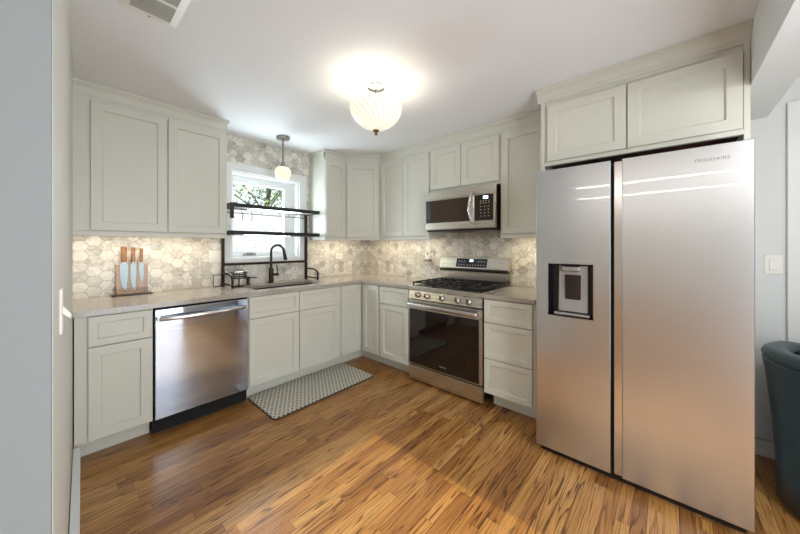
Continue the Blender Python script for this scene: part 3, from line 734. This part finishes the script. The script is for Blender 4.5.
for gi, (g0, g1) in enumerate(((R0+0.022, 1.600), (1.606, 1.838), (1.844, R1-0.022))):
    b = MB(); zt0, zt1 = 0.937, 0.949; w = 0.011
    for y in (g0, g1-w): b.box(y, y+w, 0.095, 0.612, zt0-0.004, zt1, FE, bev=0.002)
    for n in (0.095, 0.348, 0.601): b.box(g0, g1, n, n+w, zt0, zt1, FE, bev=0.002)
    gm = (g0+g1)/2
    b.box(gm-w/2, gm+w/2, 0.095, 0.612, zt0, zt1, FE, bev=0.002)
    for n in (0.20, 0.47): b.box(g0, g1, n-w/2, n+w/2, zt0, zt1, FE, bev=0.002)
    for y in (g0, g1-w):
        for n in (0.095, 0.345, 0.600): b.box(y, y+w, n, n+w, 0.9135, zt0, FE)
    b.build('grate', 'iron', t)
# backguard
b = MB(); b.box(R0, R1, 0.012, 0.060, 0.885, 1.06, FE, bev=0.002); bg_ = b.build('backguard', 'rangesteel', t)
pr_ = [(0.012, 1.050), (0.115, 1.050), (0.122, 1.064), (0.088, 1.172), (0.078, 1.176), (0.012, 1.176)]
b = MB(); b.extr(FE, pr_, R0, R1); bc = b.build('console', 'rangesteel', bg_)
MB().box(R0+0.002, R1-0.002, 0.020, 0.116, 1.030, 1.050, FE, bev=0.002).build('console_vent', 'black', bg_)
sl = Vector((-0.954, 0, 0.30)).normalized()
def onconsole(u0, u1, f0, f1, d0, d1):
    p0 = FE(0, 0.122, 1.064); p1 = FE(0, 0.088, 1.172); pts = []
    for d in (d0, d1):
        for u, f in ((u0, f0), (u1, f0), (u1, f1), (u0, f1)):
            pts.append(p0.lerp(p1, f)+Vector((0, -u, 0))+sl*d)
    return pts
b = MB(); b.hexa(onconsole(1.545, 1.890, 0.12, 0.92, 0.0, 0.003)); dsp = b.build('display_panel', 'panelglass', bc)
b = MB(); b.hexa(onconsole(1.700, 1.738, 0.62, 0.82, 0.003, 0.0036)); b.build('clock_display', 'display', bc)
for u in (1.58, 1.61, 1.64, 1.80, 1.83, 1.86):
    for f in (0.30, 0.62): MB().hexa(onconsole(u-0.006, u+0.006, f, f+0.05, 0.003, 0.0036)).build('key', 'marks', bc)
for u in (1.68, 1.71, 1.74, 1.77): MB().hexa(onconsole(u-0.006, u+0.006, 0.28, 0.34, 0.003, 0.0036)).build('key', 'marks', bc)

# ------------------------------------------------------------------ microwave
t = thing('microwave', 'stainless over-the-range microwave with dark glass door and arched handle', 'microwave', (-0.2, -1.74, 1.43))
MWX = 0.410
MB().box(1.368, 2.106, 0.01, 0.372, 1.446, 1.836, FE, bev=0.002).build('body', 'darkbrown', t)
MB().box(1.368, 2.110, 0.372, MWX-0.008, 1.454, 1.832, FE).build('front_frame', 'rangesteel', t)
mt = MB().box(1.366, 2.112, 0.380, MWX, 1.752, 1.834, FE, bev=0.003).build('top_grille', 'rangesteel', t)
dm = MB().box(1.366, 1.905, 0.380, MWX, 1.456, 1.750, FE, bev=0.003).build('door', 'rangesteel', t)
MB().box(1.384, 1.870, MWX, MWX+0.002, 1.522, 1.744, FE).build('door_glass', 'mwglass', dm)
MB().box(1.372, 1.418, MWX+0.001, MWX+0.0028, 1.522, 1.744, FE, bev=0.001).build('door_edge_trim', 'panelglass', dm)
MB().box(1.907, 2.112, 0.380, MWX, 1.456, 1.750, FE, bev=0.003).build('control_side', 'rangesteel', t)
cpn = MB().box(1.918, 2.094, MWX, MWX+0.002, 1.520, 1.748, FE).build('control_panel', 'mwpanel', t)
MB().box(2.000, 2.046, MWX+0.002, MWX+0.003, 1.710, 1.736, FE).build('clock_display', 'display', cpn)
for r, z in enumerate((1.690, 1.672, 1.640, 1.612, 1.584, 1.556)):
    for c_ in range(3 if r > 1 else 4):
        u = 1.978+c_*(0.036 if r > 1 else 0.025)
        MB().box(u-0.005, u+0.005, MWX+0.002, MWX+0.003, z, z+0.006, FE).build('key', 'marks', cpn)
loops = []
for i in range(21):
    f = i/20; z = 1.486+f*0.302; n = MWX+0.006+0.044*math.sin(PI*f)**0.6
    u = 1.905-0.022*math.sin(PI*f)
    loops.append([FE(u+0.010*math.cos(a), n+0.007*math.sin(a), z) for a in [2*PI*k/12 for k in range(12)]])
b = MB(); b.rings(loops); b.build('handle', 'handlesteel', dm, True)
b = MB(); b.box(1.372, 2.106, 0.03, 0.395, 1.436, 1.446, FE, bev=0.002); b.build('bottom_pan', 'black', t)
for u in (1.42, 1.86): MB().box(u, u+0.18, 0.10, 0.34, 1.431, 1.436, FE).build('grease_filter', 'nickel', t)

# ------------------------------------------------------------------ sink, faucet, soap pump
t = thing('sink', 'undermount stainless sink set into the countertop below the window', 'sink', (-1.41, -0.36, 0.70))
b = MB()
def srect(i, z, r=0.03):
    pts = []
    for cx_, cy_, a0 in ((SX1-i-r, SY1-i-r, 0), (SX0+i+r, SY1-i-r, PI/2), (SX0+i+r, SY0+i+r, PI), (SX1-i-r, SY0+i+r, 3*PI/2)):
        for k in range(5):
            a = a0+PI/2*k/4; pts.append(Vector((cx_+r*math.cos(a), cy_+r*math.sin(a), z)))
    return pts
b.rings([srect(-0.012, CT-0.033), srect(0.004, CT-0.034), srect(0.010, 0.72), srect(0.03, 0.705)], True, False, True)
b.build('basin', 'sinksteel', t, True)
b = MB(); b.lathe((-1.41, -0.33, 0.7055), [(0.045, 0.0), (0.045, 0.003), (0.03, 0.0035)], 24); b.build('drain', 'chrome', t, True)

t = thing('faucet', 'dark gooseneck pull-down faucet behind the sink', 'faucet', (-1.425, -0.115, CT))
fx, fy = -1.425, -0.115
b = MB(); b.lathe((fx, fy, CT), [(0.031, 0), (0.031, 0.006), (0.024, 0.010), (0.0235, 0.15), (0.016, 0.158)], 24); b.build('base', 'bronze', t, True)
arch = []
dirv = Vector((0.92, -0.39, 0)).normalized(); R_ = 0.062
for z in (0.15, 0.20, 0.26, 0.32): arch.append(Vector((fx, fy, CT+z)))
for k in range(1, 16):
    a = PI-PI*k/16*1.04; arch.append(Vector((fx, fy, CT+0.33))+dirv*(R_+R_*math.cos(a))+Vector((0, 0, R_*math.sin(a))))
b = MB(); b.tube(arch, 0.0125, 14); nk = b.build('neck', 'blackmetal', t, True)
e0 = arch[-1]; d_ = (arch[-1]-arch[-2]).normalized()
b = MB(); b.lathe(e0-d_*0.005, [(0.0155, 0), (0.0155, 0.03), (0.017, 0.04), (0.0195, 0.10), (0.016, 0.108)], 20, d_); b.build('spray_head', 'blackmetal', nk, True)
hx = Vector((0.80, -0.60, 0)).normalized()
b = MB(); b.cyl(Vector((fx, fy, CT+0.085))+hx*0.015, Vector((fx, fy, CT+0.088))+hx*0.075, 0.014, 16)
b.tube([Vector((fx, fy, CT+0.092))+hx*0.060, Vector((fx, fy, CT+0.14))+hx*0.062, Vector((fx, fy, CT+0.185))+hx*0.056], 0.006, 10); b.build('lever_handle', 'bronze', t, True)

t = thing('soap_dispenser', 'small black soap pump set in the countertop left of the faucet', 'soap dispenser', (-1.712, -0.21, CT))
sx, sy = -1.652, -0.105
t.location = (sx, sy, CT)
b = MB(); b.lathe((sx, sy, CT), [(0.024, 0), (0.024, 0.005), (0.017, 0.008), (0.016, 0.05), (0.020, 0.052), (0.020, 0.078), (0.012, 0.082)], 20); b.build('pump_body', 'black', t, True)
b = MB(); b.tube([(sx, sy, CT+0.070), (sx+0.03, sy-0.02, CT+0.072), (sx+0.065, sy-0.05, CT+0.068)], 0.0055, 10); b.build('spout', 'bronze', t, True)

# ------------------------------------------------------------------ over-sink dish rack
t = thing('dish_rack', 'black two-tier metal rack standing over the sink in front of the window', 'dish rack', (-1.42, -0.16, CT))
XL, XR = -1.858, -0.975; YB = -0.042; YF = -0.285
for x in (XL, XR):
    MB().box(x-0.013, x+0.013, YB-0.012, YB+0.012, CT, 1.70, bev=0.002).build('post', 'bronze', t)
    b = MB(); b.tube([(x, YB, 1.035), (x, YF+0.06, 1.03), (x, YF+0.02, 1.012), (x, YF, 0.98), (x, YF, CT+0.001)], 0.010, 10)
    b.tube([(x, YB, 0.935), (x, YF, 0.935)], 0.008, 10)
    b.build('foot', 'bronze', t, True)
MB().box(XL, XR, YB-0.010, YB+0.010, 1.103, 1.126, bev=0.002).build('cross_bar', 'bronze', t)
for z, nm in ((1.648, 'upper'), (1.398, 'lower')):
    tr = MB().box(XL-0.022, XR+0.022, YF-0.010, YF, z, z+0.036, bev=0.002).build('shelf_rail', 'blackmetal', t)
    b = MB(); b.box(XL-0.015, XR+0.015, YB-0.02, YB-0.013, z, z+0.030)
    for x in (XL-0.018, XR+0.012): b.box(x, x+0.006, YF, YB-0.013, z, z+0.036)
    b.build('shelf_frame', 'blackmetal', tr)
    b = MB()
    n = 34
    for k in range(1, n):
        x = XL+(XR-XL)*k/n; b.tube([(x, YF, z+0.006), (x, YB-0.015, z+0.006)], 0.0022, 5)
    b.build('shelf_wire', 'chrome', tr)
MB().box(XL-0.020, XL+0.010, YF-0.012, YF+0.012, 1.545, 1.686, bev=0.003).build('side_plate', 'blackmetal', t)
b = MB(); b.tube([(XL+0.02, YB-0.05, 1.612), (XR-0.02, YB-0.05, 1.612)], 0.004, 8)
for k in range(9): 
    x = XL+0.05+(XR-XL-0.1)*k/8; b.tube([(x, YB-0.05, 1.612), (x, YB-0.05, 1.652)], 0.0025, 6)
b.build('hook_rail', 'blackmetal', t)
b = MB(); b.tube([(XL-0.012, YB, 1.02), (XL-0.09, YB-0.03, 1.02), (XL-0.09, YB-0.03, CT+0.005), (XL-0.012, YB, CT+0.005)], 0.0045, 8); b.build('side_loop', 'bronze', t)
for i, (x, lab) in enumerate(((-1.70, 'small black S-hook hanging under the upper rack shelf, nearer the left post'), (-1.612, 'small black S-hook hanging under the upper rack shelf, second from the left post'))):
    y = YB-0.05; pts = []
    for k in range(9): a = PI*k/8; pts.append((x, y+0.008*math.cos(a), 1.612+0.008*math.sin(a)-0.001))
    pts = pts[:]+[(x, y-0.008, 1.59), (x, y-0.006, 1.565)]
    for k in range(1, 8): a = PI+PI*k/8; pts.append((x+0.0, y+0.006+0.012*math.cos(a), 1.563+0.012*math.sin(a)))
    o = MB().tube(pts, 0.0032, 6).build('hook', 'blackmetal', None, True); tag(o, lab, 'hook', 'hooks on the dish rack')
# soap dish / sponge holder hung on the rack's left foot
bx, by = -1.772, -0.20
t = thing('sponge_basket', 'oval brown wire basket holding a pale sponge beside the left rack foot', 'basket', (bx, by, CT))
b = MB()
def oval(z, rx, ry, n=28): return [(bx+rx*math.cos(2*PI*k/n), by+ry*math.sin(2*PI*k/n), z) for k in range(n)]
for z, s in ((1.045, 1.0), (1.028, 0.99), (1.010, 0.96), (0.992, 0.90)): b.tube(oval(z, 0.070*s, 0.048*s), 0.005, 6, True)
for k in range(18):
    a = 2*PI*k/18; b.tube([(bx+0.07*math.cos(a), by+0.048*math.sin(a), 1.045), (bx+0.062*math.cos(a), by+0.043*math.sin(a), 0.990), (bx, by, 0.988)], 0.0025, 5)
b.build('wire_body', 'bronze', t)
b = MB(); b.tube([(bx, by, 0.988), (bx, by, CT+0.004)], 0.007, 8); b.tube(oval(CT+0.005, 0.05, 0.035), 0.004, 6, True); b.tube([(bx-0.05, by, CT+0.005), (bx+0.05, by, CT+0.005)], 0.004, 6); b.build('stand', 'bronze', t)
o = MB().box(bx-0.040, bx+0.035, by-0.024, by+0.022, 0.993, 1.052, bev=0.010, seg=2).build('sponge', 'white_plastic'); tag(o, 'pale sponge lying in the oval wire basket by the sink', 'sponge')

# ------------------------------------------------------------------ knife holder and knives
t = thing('knife_holder', 'upright wooden magnetic knife board with clear acrylic shield on dark base', 'knife holder', (-2.51, -0.05, CT))
MB().box(-2.632, -2.390, -0.112, -0.030, CT, CT+0.010, bev=0.002).build('base', 'darkbrown', t)
MB().box(-2.602, -2.413, -0.058, -0.036, CT+0.010, 1.150, bev=0.002).build('board', 'acacia', t)
MB().box(-2.607, -2.406, -0.090, -0.086, CT+0.010, 1.155, bev=0.001).build('acrylic_shield', 'shield', t)
MB().box(-2.462, -2.420, -0.0605, -0.058, 0.940, 0.962).build('maker_plate', 'greyprint', t)
def knife(lab, x0, x1, zt, zb, htop, xt):
    y = -0.0665
    t = thing('kitchen_knife', lab, 'knife', ((x0+x1)/2, y, zb), 'knives on the magnetic board')
    w = x1-x0; b = MB()
    side = [(x0, zt), (x1, zt), (x1, zt-(zt-zb)*0.45), (x1-w*0.12, zt-(zt-zb)*0.75), (x0+w*0.72, zb), (x0+w*0.35, zt-(zt-zb)*0.86), (x0+w*0.06, zt-(zt-zb)*0.55)]
    b.rings([[Vector((x, y+dy, z)) for x, z in side] for dy in (-0.0012, 0.0012)]); b.build('blade', 'blade', t)
    xm = (x0+x1)/2; prof = [(-0.42, 0.0), (-0.46, 0.25), (-0.40, 0.6), (-0.52, 0.93), (-0.40, 1.0), (0.35, 0.98), (0.5, 0.85), (0.40, 0.5), (0.44, 0.2), (0.36, 0.0)]
    H = htop-zt-0.006
    b = MB()
    lp = []
    for dy, s in ((-0.010, 0.86), (-0.007, 1.0), (0.007, 1.0), (0.010, 0.86)):
        lp.append([Vector((xm+u*w*0.80*s, y+dy, zt+0.006+H*(0.5+(v-0.5)*(0.98 if s < 1 else 1.0)))) for u, v in prof])
    b.rings(lp); h = b.build('handle', 'handlewood', t, True)
    MB().box(xm-w*0.34, xm+w*0.34, y-0.008, y+0.008, zt-0.002, zt+0.008, bev=0.001).build('bolster', 'nickel', t)
    for f in (0.3, 0.7): MB().cyl((xm, y-0.0108, zt+H*f), (xm, y+0.0108, zt+H*f), 0.0035, 10).build('rivet', 'nickel', h)
knife('widest chef knife, first from the left on the board, wooden handle up', -2.582, -2.535, 1.160, 0.945, 1.290, 0)
knife('slicing knife in the middle of the board, wooden handle up', -2.521, -2.487, 1.160, 0.938, 1.285, 0)
knife('short paring knife nearest the sink end of the board', -2.470, -2.441, 1.160, 1.004, 1.277, 0)

# ------------------------------------------------------------------ floor mat
def rrect(x0, x1, y0, y1, r, n=6):
    pts = []
    for cx_, cy_, a0 in ((x1-r, y1-r, 0), (x0+r, y1-r, PI/2), (x0+r, y0+r, PI), (x1-r, y0+r, 3*PI/2)):
        for k in range(n+1):
            a = a0+PI/2*k/n; pts.append((cx_+r*math.cos(a), cy_+r*math.sin(a)))
    return pts
t = thing('kitchen_mat', 'grey patterned anti-fatigue mat on the floor before the sink', 'mat', (-1.33, -0.79, 0))
b = MB(); b.rings([[Vector((x, y, z)) for x, y in rrect(-1.838+i, -0.822-i, -1.047+i, -0.540-i, 0.04)] for z, i in ((0.001, 0), (0.009, 0.001))]); b.build('mat_base', 'black', t)
b = MB(); b.rings([[Vector((x, y, z)) for x, y in rrect(-1.838+i, -0.822-i, -1.047+i, -0.540-i, 0.04)] for z, i in ((0.009, 0.004), (0.013, 0.008))]); b.build('mat_top', 'mattop', t)

# ------------------------------------------------------------------ ceiling lamp, pendant, vent
lx, ly = -1.477, -1.749
t = thing('ceiling_lamp', 'semi-flush ceiling lamp with a lit swirled glass bowl in mid-ceiling', 'ceiling lamp', (lx, ly, ZC))
b = MB(); b.lathe((lx, ly, ZC), [(0.064, 0.0), (0.066, -0.012), (0.060, -0.030), (0.030, -0.040)], 32); b.build('canopy', 'chrome', t, True)
b = MB(); b.cyl((lx, ly, ZC-0.036), (lx, ly, 2.10), 0.007, 12)
for k in range(3):
    a = k*2*PI/3+0.5; b.tube([(lx, ly, 2.28), (lx+0.08*math.cos(a), ly+0.08*math.sin(a), 2.265), (lx+0.160*math.cos(a), ly+0.160*math.sin(a), 2.232)], 0.005, 8)
b.build('stem', 'nickel', t, True)
b = MB(); prof = []
for k in range(17):
    q = k/16; prof.append((0.173*max(0.0, 1-q*q)**0.58+0.003, 2.226-ZC-0.152*q))
prof = [(0.166, 2.236-ZC), (0.172, 2.232-ZC)]+prof
b.lathe((lx, ly, ZC), prof, 48, cap0=False, cap1=True); b.build('glass_bowl', 'bowl', t, True)
b = MB(); b.lathe((lx, ly, 2.073), [(0.020, 0.0), (0.022, -0.006), (0.010, -0.012), (0.009, -0.018), (0.0125, -0.024), (0.006, -0.034)], 20); b.build('finial', 'brass', t, True)
lamp('ceiling_lamp_bulb', 'POINT', (lx, ly, 2.185), 3.0, (1.0, 0.95, 0.86), shadow_soft_size=0.05)

px_, py_ = -1.408, -0.335
t = thing('pendant_lamp', 'small pendant with a lit crackled glass globe hanging before the window', 'pendant lamp', (px_, py_, ZC))
b = MB(); b.lathe((px_, py_, ZC), [(0.064, 0.0), (0.066, -0.010), (0.062, -0.022), (0.012, -0.026)], 32); b.build('canopy', 'nickel', t, True)
b = MB(); b.cyl((px_, py_, ZC-0.024), (px_, py_, 2.125), 0.0085, 14); b.build('rod', 'nickel', t, True)
b = MB(); b.lathe((px_, py_, 2.086), [(0.030, 0.0), (0.030, 0.012), (0.020, 0.028), (0.016, 0.046), (0.010, 0.050)], 20); b.build('socket_cap', 'nickel', t, True)
b = MB(); b.lathe((px_, py_, 1.950), [(0.046, 0.0), (0.060, 0.020), (0.072, 0.050), (0.077, 0.076), (0.074, 0.102), (0.060, 0.124), (0.030, 0.137)], 40, cap0=False); b.build('glass_globe', 'globe', t, True)
lamp('pendant_lamp_bulb', 'POINT', (px_, py_, 1.99), 1.2, (1.0, 0.9, 0.68), shadow_soft_size=0.04)

t = thing('ceiling_vent', 'white louvered air vent in the ceiling at upper left', 'vent', (-2.608, -1.56, ZC))
vx0, vx1, vy0, vy1 = -2.712, -2.504, -1.75, -1.376
FV = Frame((0, 0, ZC), (1, 0, 0), (0, 0, -1))
b = MB()
o_ = [(vx0, vy0), (vx1, vy0), (vx1, vy1), (vx0, vy1)]; m_ = 0.030
i_ = [(vx0+m_, vy0+m_), (vx1-m_, vy0+m_), (vx1-m_, vy1-m_), (vx0+m_, vy1-m_)]
b.rings([[Vector((x, y, ZC-0.0005)) for x, y in o_], [Vector((x, y, ZC-0.005)) for x, y in o_], [Vector((x, y, ZC-0.011)) for x, y in i_], [Vector((x, y, ZC-0.002)) for x, y in i_]], True, False, False)
b.box(vx0+m_, vx1-m_, -1.548, -1.536, ZC-0.011, ZC-0.002)
b.build('vent_frame', 'white_plastic', t)
MB().box(vx0+m_, vx1-m_, vy0+m_, vy1-m_, ZC-0.0025, ZC-0.001).build('vent_back', 'darkgap', t)
b = MB(); n = 26
for k in range(n):
    x = vx0+m_+(vx1-vx0-2*m_)*(k+0.5)/n
    b.hexa([Vector(p) for p in ((x-0.0032, vy0+m_, ZC-0.003), (x-0.0024, vy0+m_, ZC-0.003), (x-0.0022, vy1-m_, ZC-0.003), (x-0.0035, vy1-m_, ZC-0.003),
                                (x-0.0012, vy0+m_, ZC-0.010), (x+0.0004, vy0+m_, ZC-0.010), (x+0.0004, vy1-m_, ZC-0.010), (x-0.0012, vy1-m_, ZC-0.010))])
b.build('louver_slats', 'white_plastic', t)
b = MB(); b.lathe((-2.608, vy1-0.014, ZC-0.007), [(0.005, 0), (0.004, -0.004)], 10); b.build('screw', 'nickel', t)

# ------------------------------------------------------------------ outlets, switches, plug-in
def plate(name, label, cat, F, u, n, z, w, h, items):
    t = thing(name, label, cat, F(u, n, z))
    MB().box(u-w/2, u+w/2, n, n+0.006, z-h/2, z+h/2, F, bev=0.002).build('cover_plate', 'white_plastic', t)
    for kind, du, dz, ww, hh in items:
        b = MB()
        if kind == 'rocker':
            b.hexa([F(u+du-ww/2, n+0.004, z+dz-hh/2), F(u+du+ww/2, n+0.004, z+dz-hh/2), F(u+du+ww/2, n+0.012, z+dz-hh/2), F(u+du-ww/2, n+0.012, z+dz-hh/2),
                    F(u+du-ww/2, n+0.004, z+dz+hh/2), F(u+du+ww/2, n+0.004, z+dz+hh/2), F(u+du+ww/2, n+0.008, z+dz+hh/2), F(u+du-ww/2, n+0.008, z+dz+hh/2)], 0.001)
            b.build('rocker', 'white_plastic', t)
        else:
            b.box(u+du-ww/2, u+du+ww/2, n+0.004, n+0.0085, z+dz-hh/2, z+dz+hh/2, F, bev=0.002)
            r = b.build('receptacle', 'white_plastic', t)
            for sx_ in (-1, 1): MB().box(u+du+sx_*ww*0.2-0.0015, u+du+sx_*ww*0.2+0.0015, n+0.0085, n+0.009, z+dz-0.003, z+dz+0.007, F).build('slot', 'darkgap', r)
    return t
plate('wall_switch', 'white double switch plate on the backsplash left of the window', 'switch', FN, -1.912, TT, 1.195, 0.112, 0.118, [('rocker', -0.023, 0, 0.033, 0.066), ('rocker', 0.023, 0, 0.033, 0.066)])
plate('power_outlet', 'white horizontal outlet on the backsplash in the corner right of the sink', 'outlet', FN, -0.475, TT, 1.162, 0.115, 0.072, [('outlet', -0.025, 0, 0.034, 0.028), ('outlet', 0.025, 0, 0.034, 0.028)])
plate('power_outlet', 'white outlet behind the plug-in night light, left of the range', 'outlet', FE, 1.122, TT, 1.165, 0.115, 0.090, [('outlet', -0.03, 0, 0.034, 0.028), ('outlet', 0.03, 0, 0.034, 0.028)])
plate('power_outlet', 'white outlet on the tiles beside the refrigerator, partly hidden', 'outlet', FE, 2.345, TT, 1.174, 0.072, 0.115, [('outlet', 0, -0.025, 0.034, 0.028), ('outlet', 0, 0.025, 0.034, 0.028)])
plate('wall_switch', 'white single rocker switch on the grey wall right of the refrigerator', 'switch', FE, 3.704, 0.0, 1.182, 0.074, 0.118, [('rocker', 0, 0, 0.034, 0.066)])
t = thing('night_light', 'clear plug-in night light with pointed top plugged into the wall left of the range', 'night light', (-0.03, -1.122, 1.1))
b = MB(); b.box(1.092, 1.152, 0.0195, 0.050, 1.135, 1.190, FE, bev=0.008, seg=2); b.build('plug_body', 'white_plastic', t)
b = MB(); b.lathe(FE(1.122, 0.045, 1.118), [(0.048, 0.0), (0.056, 0.010), (0.050, 0.020), (0.030, 0.026)], 20); b.build('tray', 'nickel', t, True)
b = MB(); b.lathe(FE(1.122, 0.045, 1.188), [(0.010, 0.0), (0.012, 0.012), (0.004, 0.034)], 14); b.build('finial', 'nickel', t, True)

# switch on the left wall, seen edge-on
dw_ = Vector((0.058, 1.65, 0)).normalized(); FL = Frame((-2.896, -2.27, 0), dw_, (dw_.y, -dw_.x, 0))
t = plate('wall_switch', 'white toggle switch plate seen edge-on on the left wall', 'switch', FL, 0.255, 0.0, 1.125, 0.072, 0.118, [])
b = MB(); b.hexa([FL(0.249, 0.006, 1.115), FL(0.261, 0.006, 1.115), FL(0.261, 0.020, 1.100), FL(0.249, 0.020, 1.100), FL(0.249, 0.006, 1.137), FL(0.261, 0.006, 1.137), FL(0.261, 0.022, 1.110), FL(0.249, 0.022, 1.110)], 0.001)
b.build('toggle', 'white_plastic', t)

# ------------------------------------------------------------------ teal barrel chair at the right
cxh, cyh = -0.459, -3.938
t = thing('barrel_chair', 'dark teal leather barrel chair standing right of the refrigerator', 'chair', (cxh, cyh, 0))
def ringc(r, z, n=56, slope=0.0):
    out = []
    for k in range(n):
        a = 2*PI*k/n
        q = max(0.0, math.cos(a-math.radians(-40)))      # rim dips a little toward the open front
        out.append(Vector((cxh+r*math.cos(a), cyh+r*math.sin(a), z-slope*q)))
    return out
b = MB(); b.rings([ringc(0.285, 0.012), ringc(0.300, 0.03), ringc(0.302, 0.20), ringc(0.315, 0.42), ringc(0.338, 0.66), ringc(0.347, 0.715, slope=0.05), ringc(0.340, 0.725, slope=0.05)])
b.build('shell', 'leather', t, True)
b = MB(); loops = []
for k in range(12):
    a = 2*PI*k/12; loops.append(ringc(0.298+0.052*math.cos(a), 0.742+0.036*math.sin(a), slope=0.05))
loops.append(loops[0]); b.rings(loops, True, False, False); bmesh.ops.remove_doubles(b.bm, verts=b.bm.verts, dist=1e-6)
b.build('padded_rim', 'leather', t, True)
b = MB(); b.rings([ringc(0.250, 0.70, slope=0.05), ringc(0.252, 0.728, slope=0.05), ringc(0.22, 0.738, slope=0.05), ringc(0.1, 0.742, slope=0.05)]); b.build('seat_cushion', 'leather', t, True)
b = MB(); b.lathe((cxh, cyh, 0), [(0.27, 0.0), (0.27, 0.014)], 40); b.build('base_ring', 'darkgap', t)

# ------------------------------------------------------------------ under-cabinet lights
def led(name, F, u0, u1, n, z, e):
    c = F((u0+u1)/2, n, z)
    l = bpy.data.lights.new(name, 'AREA'); l.shape = 'RECTANGLE'; l.size = abs(u1-u0); l.size_y = 0.03; l.energy = e; l.color = (1.0, 0.86, 0.62)
    o = bpy.data.objects.new(name, l); COL.objects.link(o); o.location = c
    o.rotation_euler = (0, 0, 0 if F is FN else PI/2)
led('under_cabinet_light_left', FN, -2.78, -1.96, 0.19, 1.385, 1.9)
led('under_cabinet_light_corner', FN, -0.87, -0.35, 0.19, 1.385, 1.0)
led('under_cabinet_light_east', FE, 0.35, 1.33, 0.19, 1.385, 1.7)
led('under_cabinet_light_fridge', FE, 2.15, 2.50, 0.19, 1.385, 0.9)
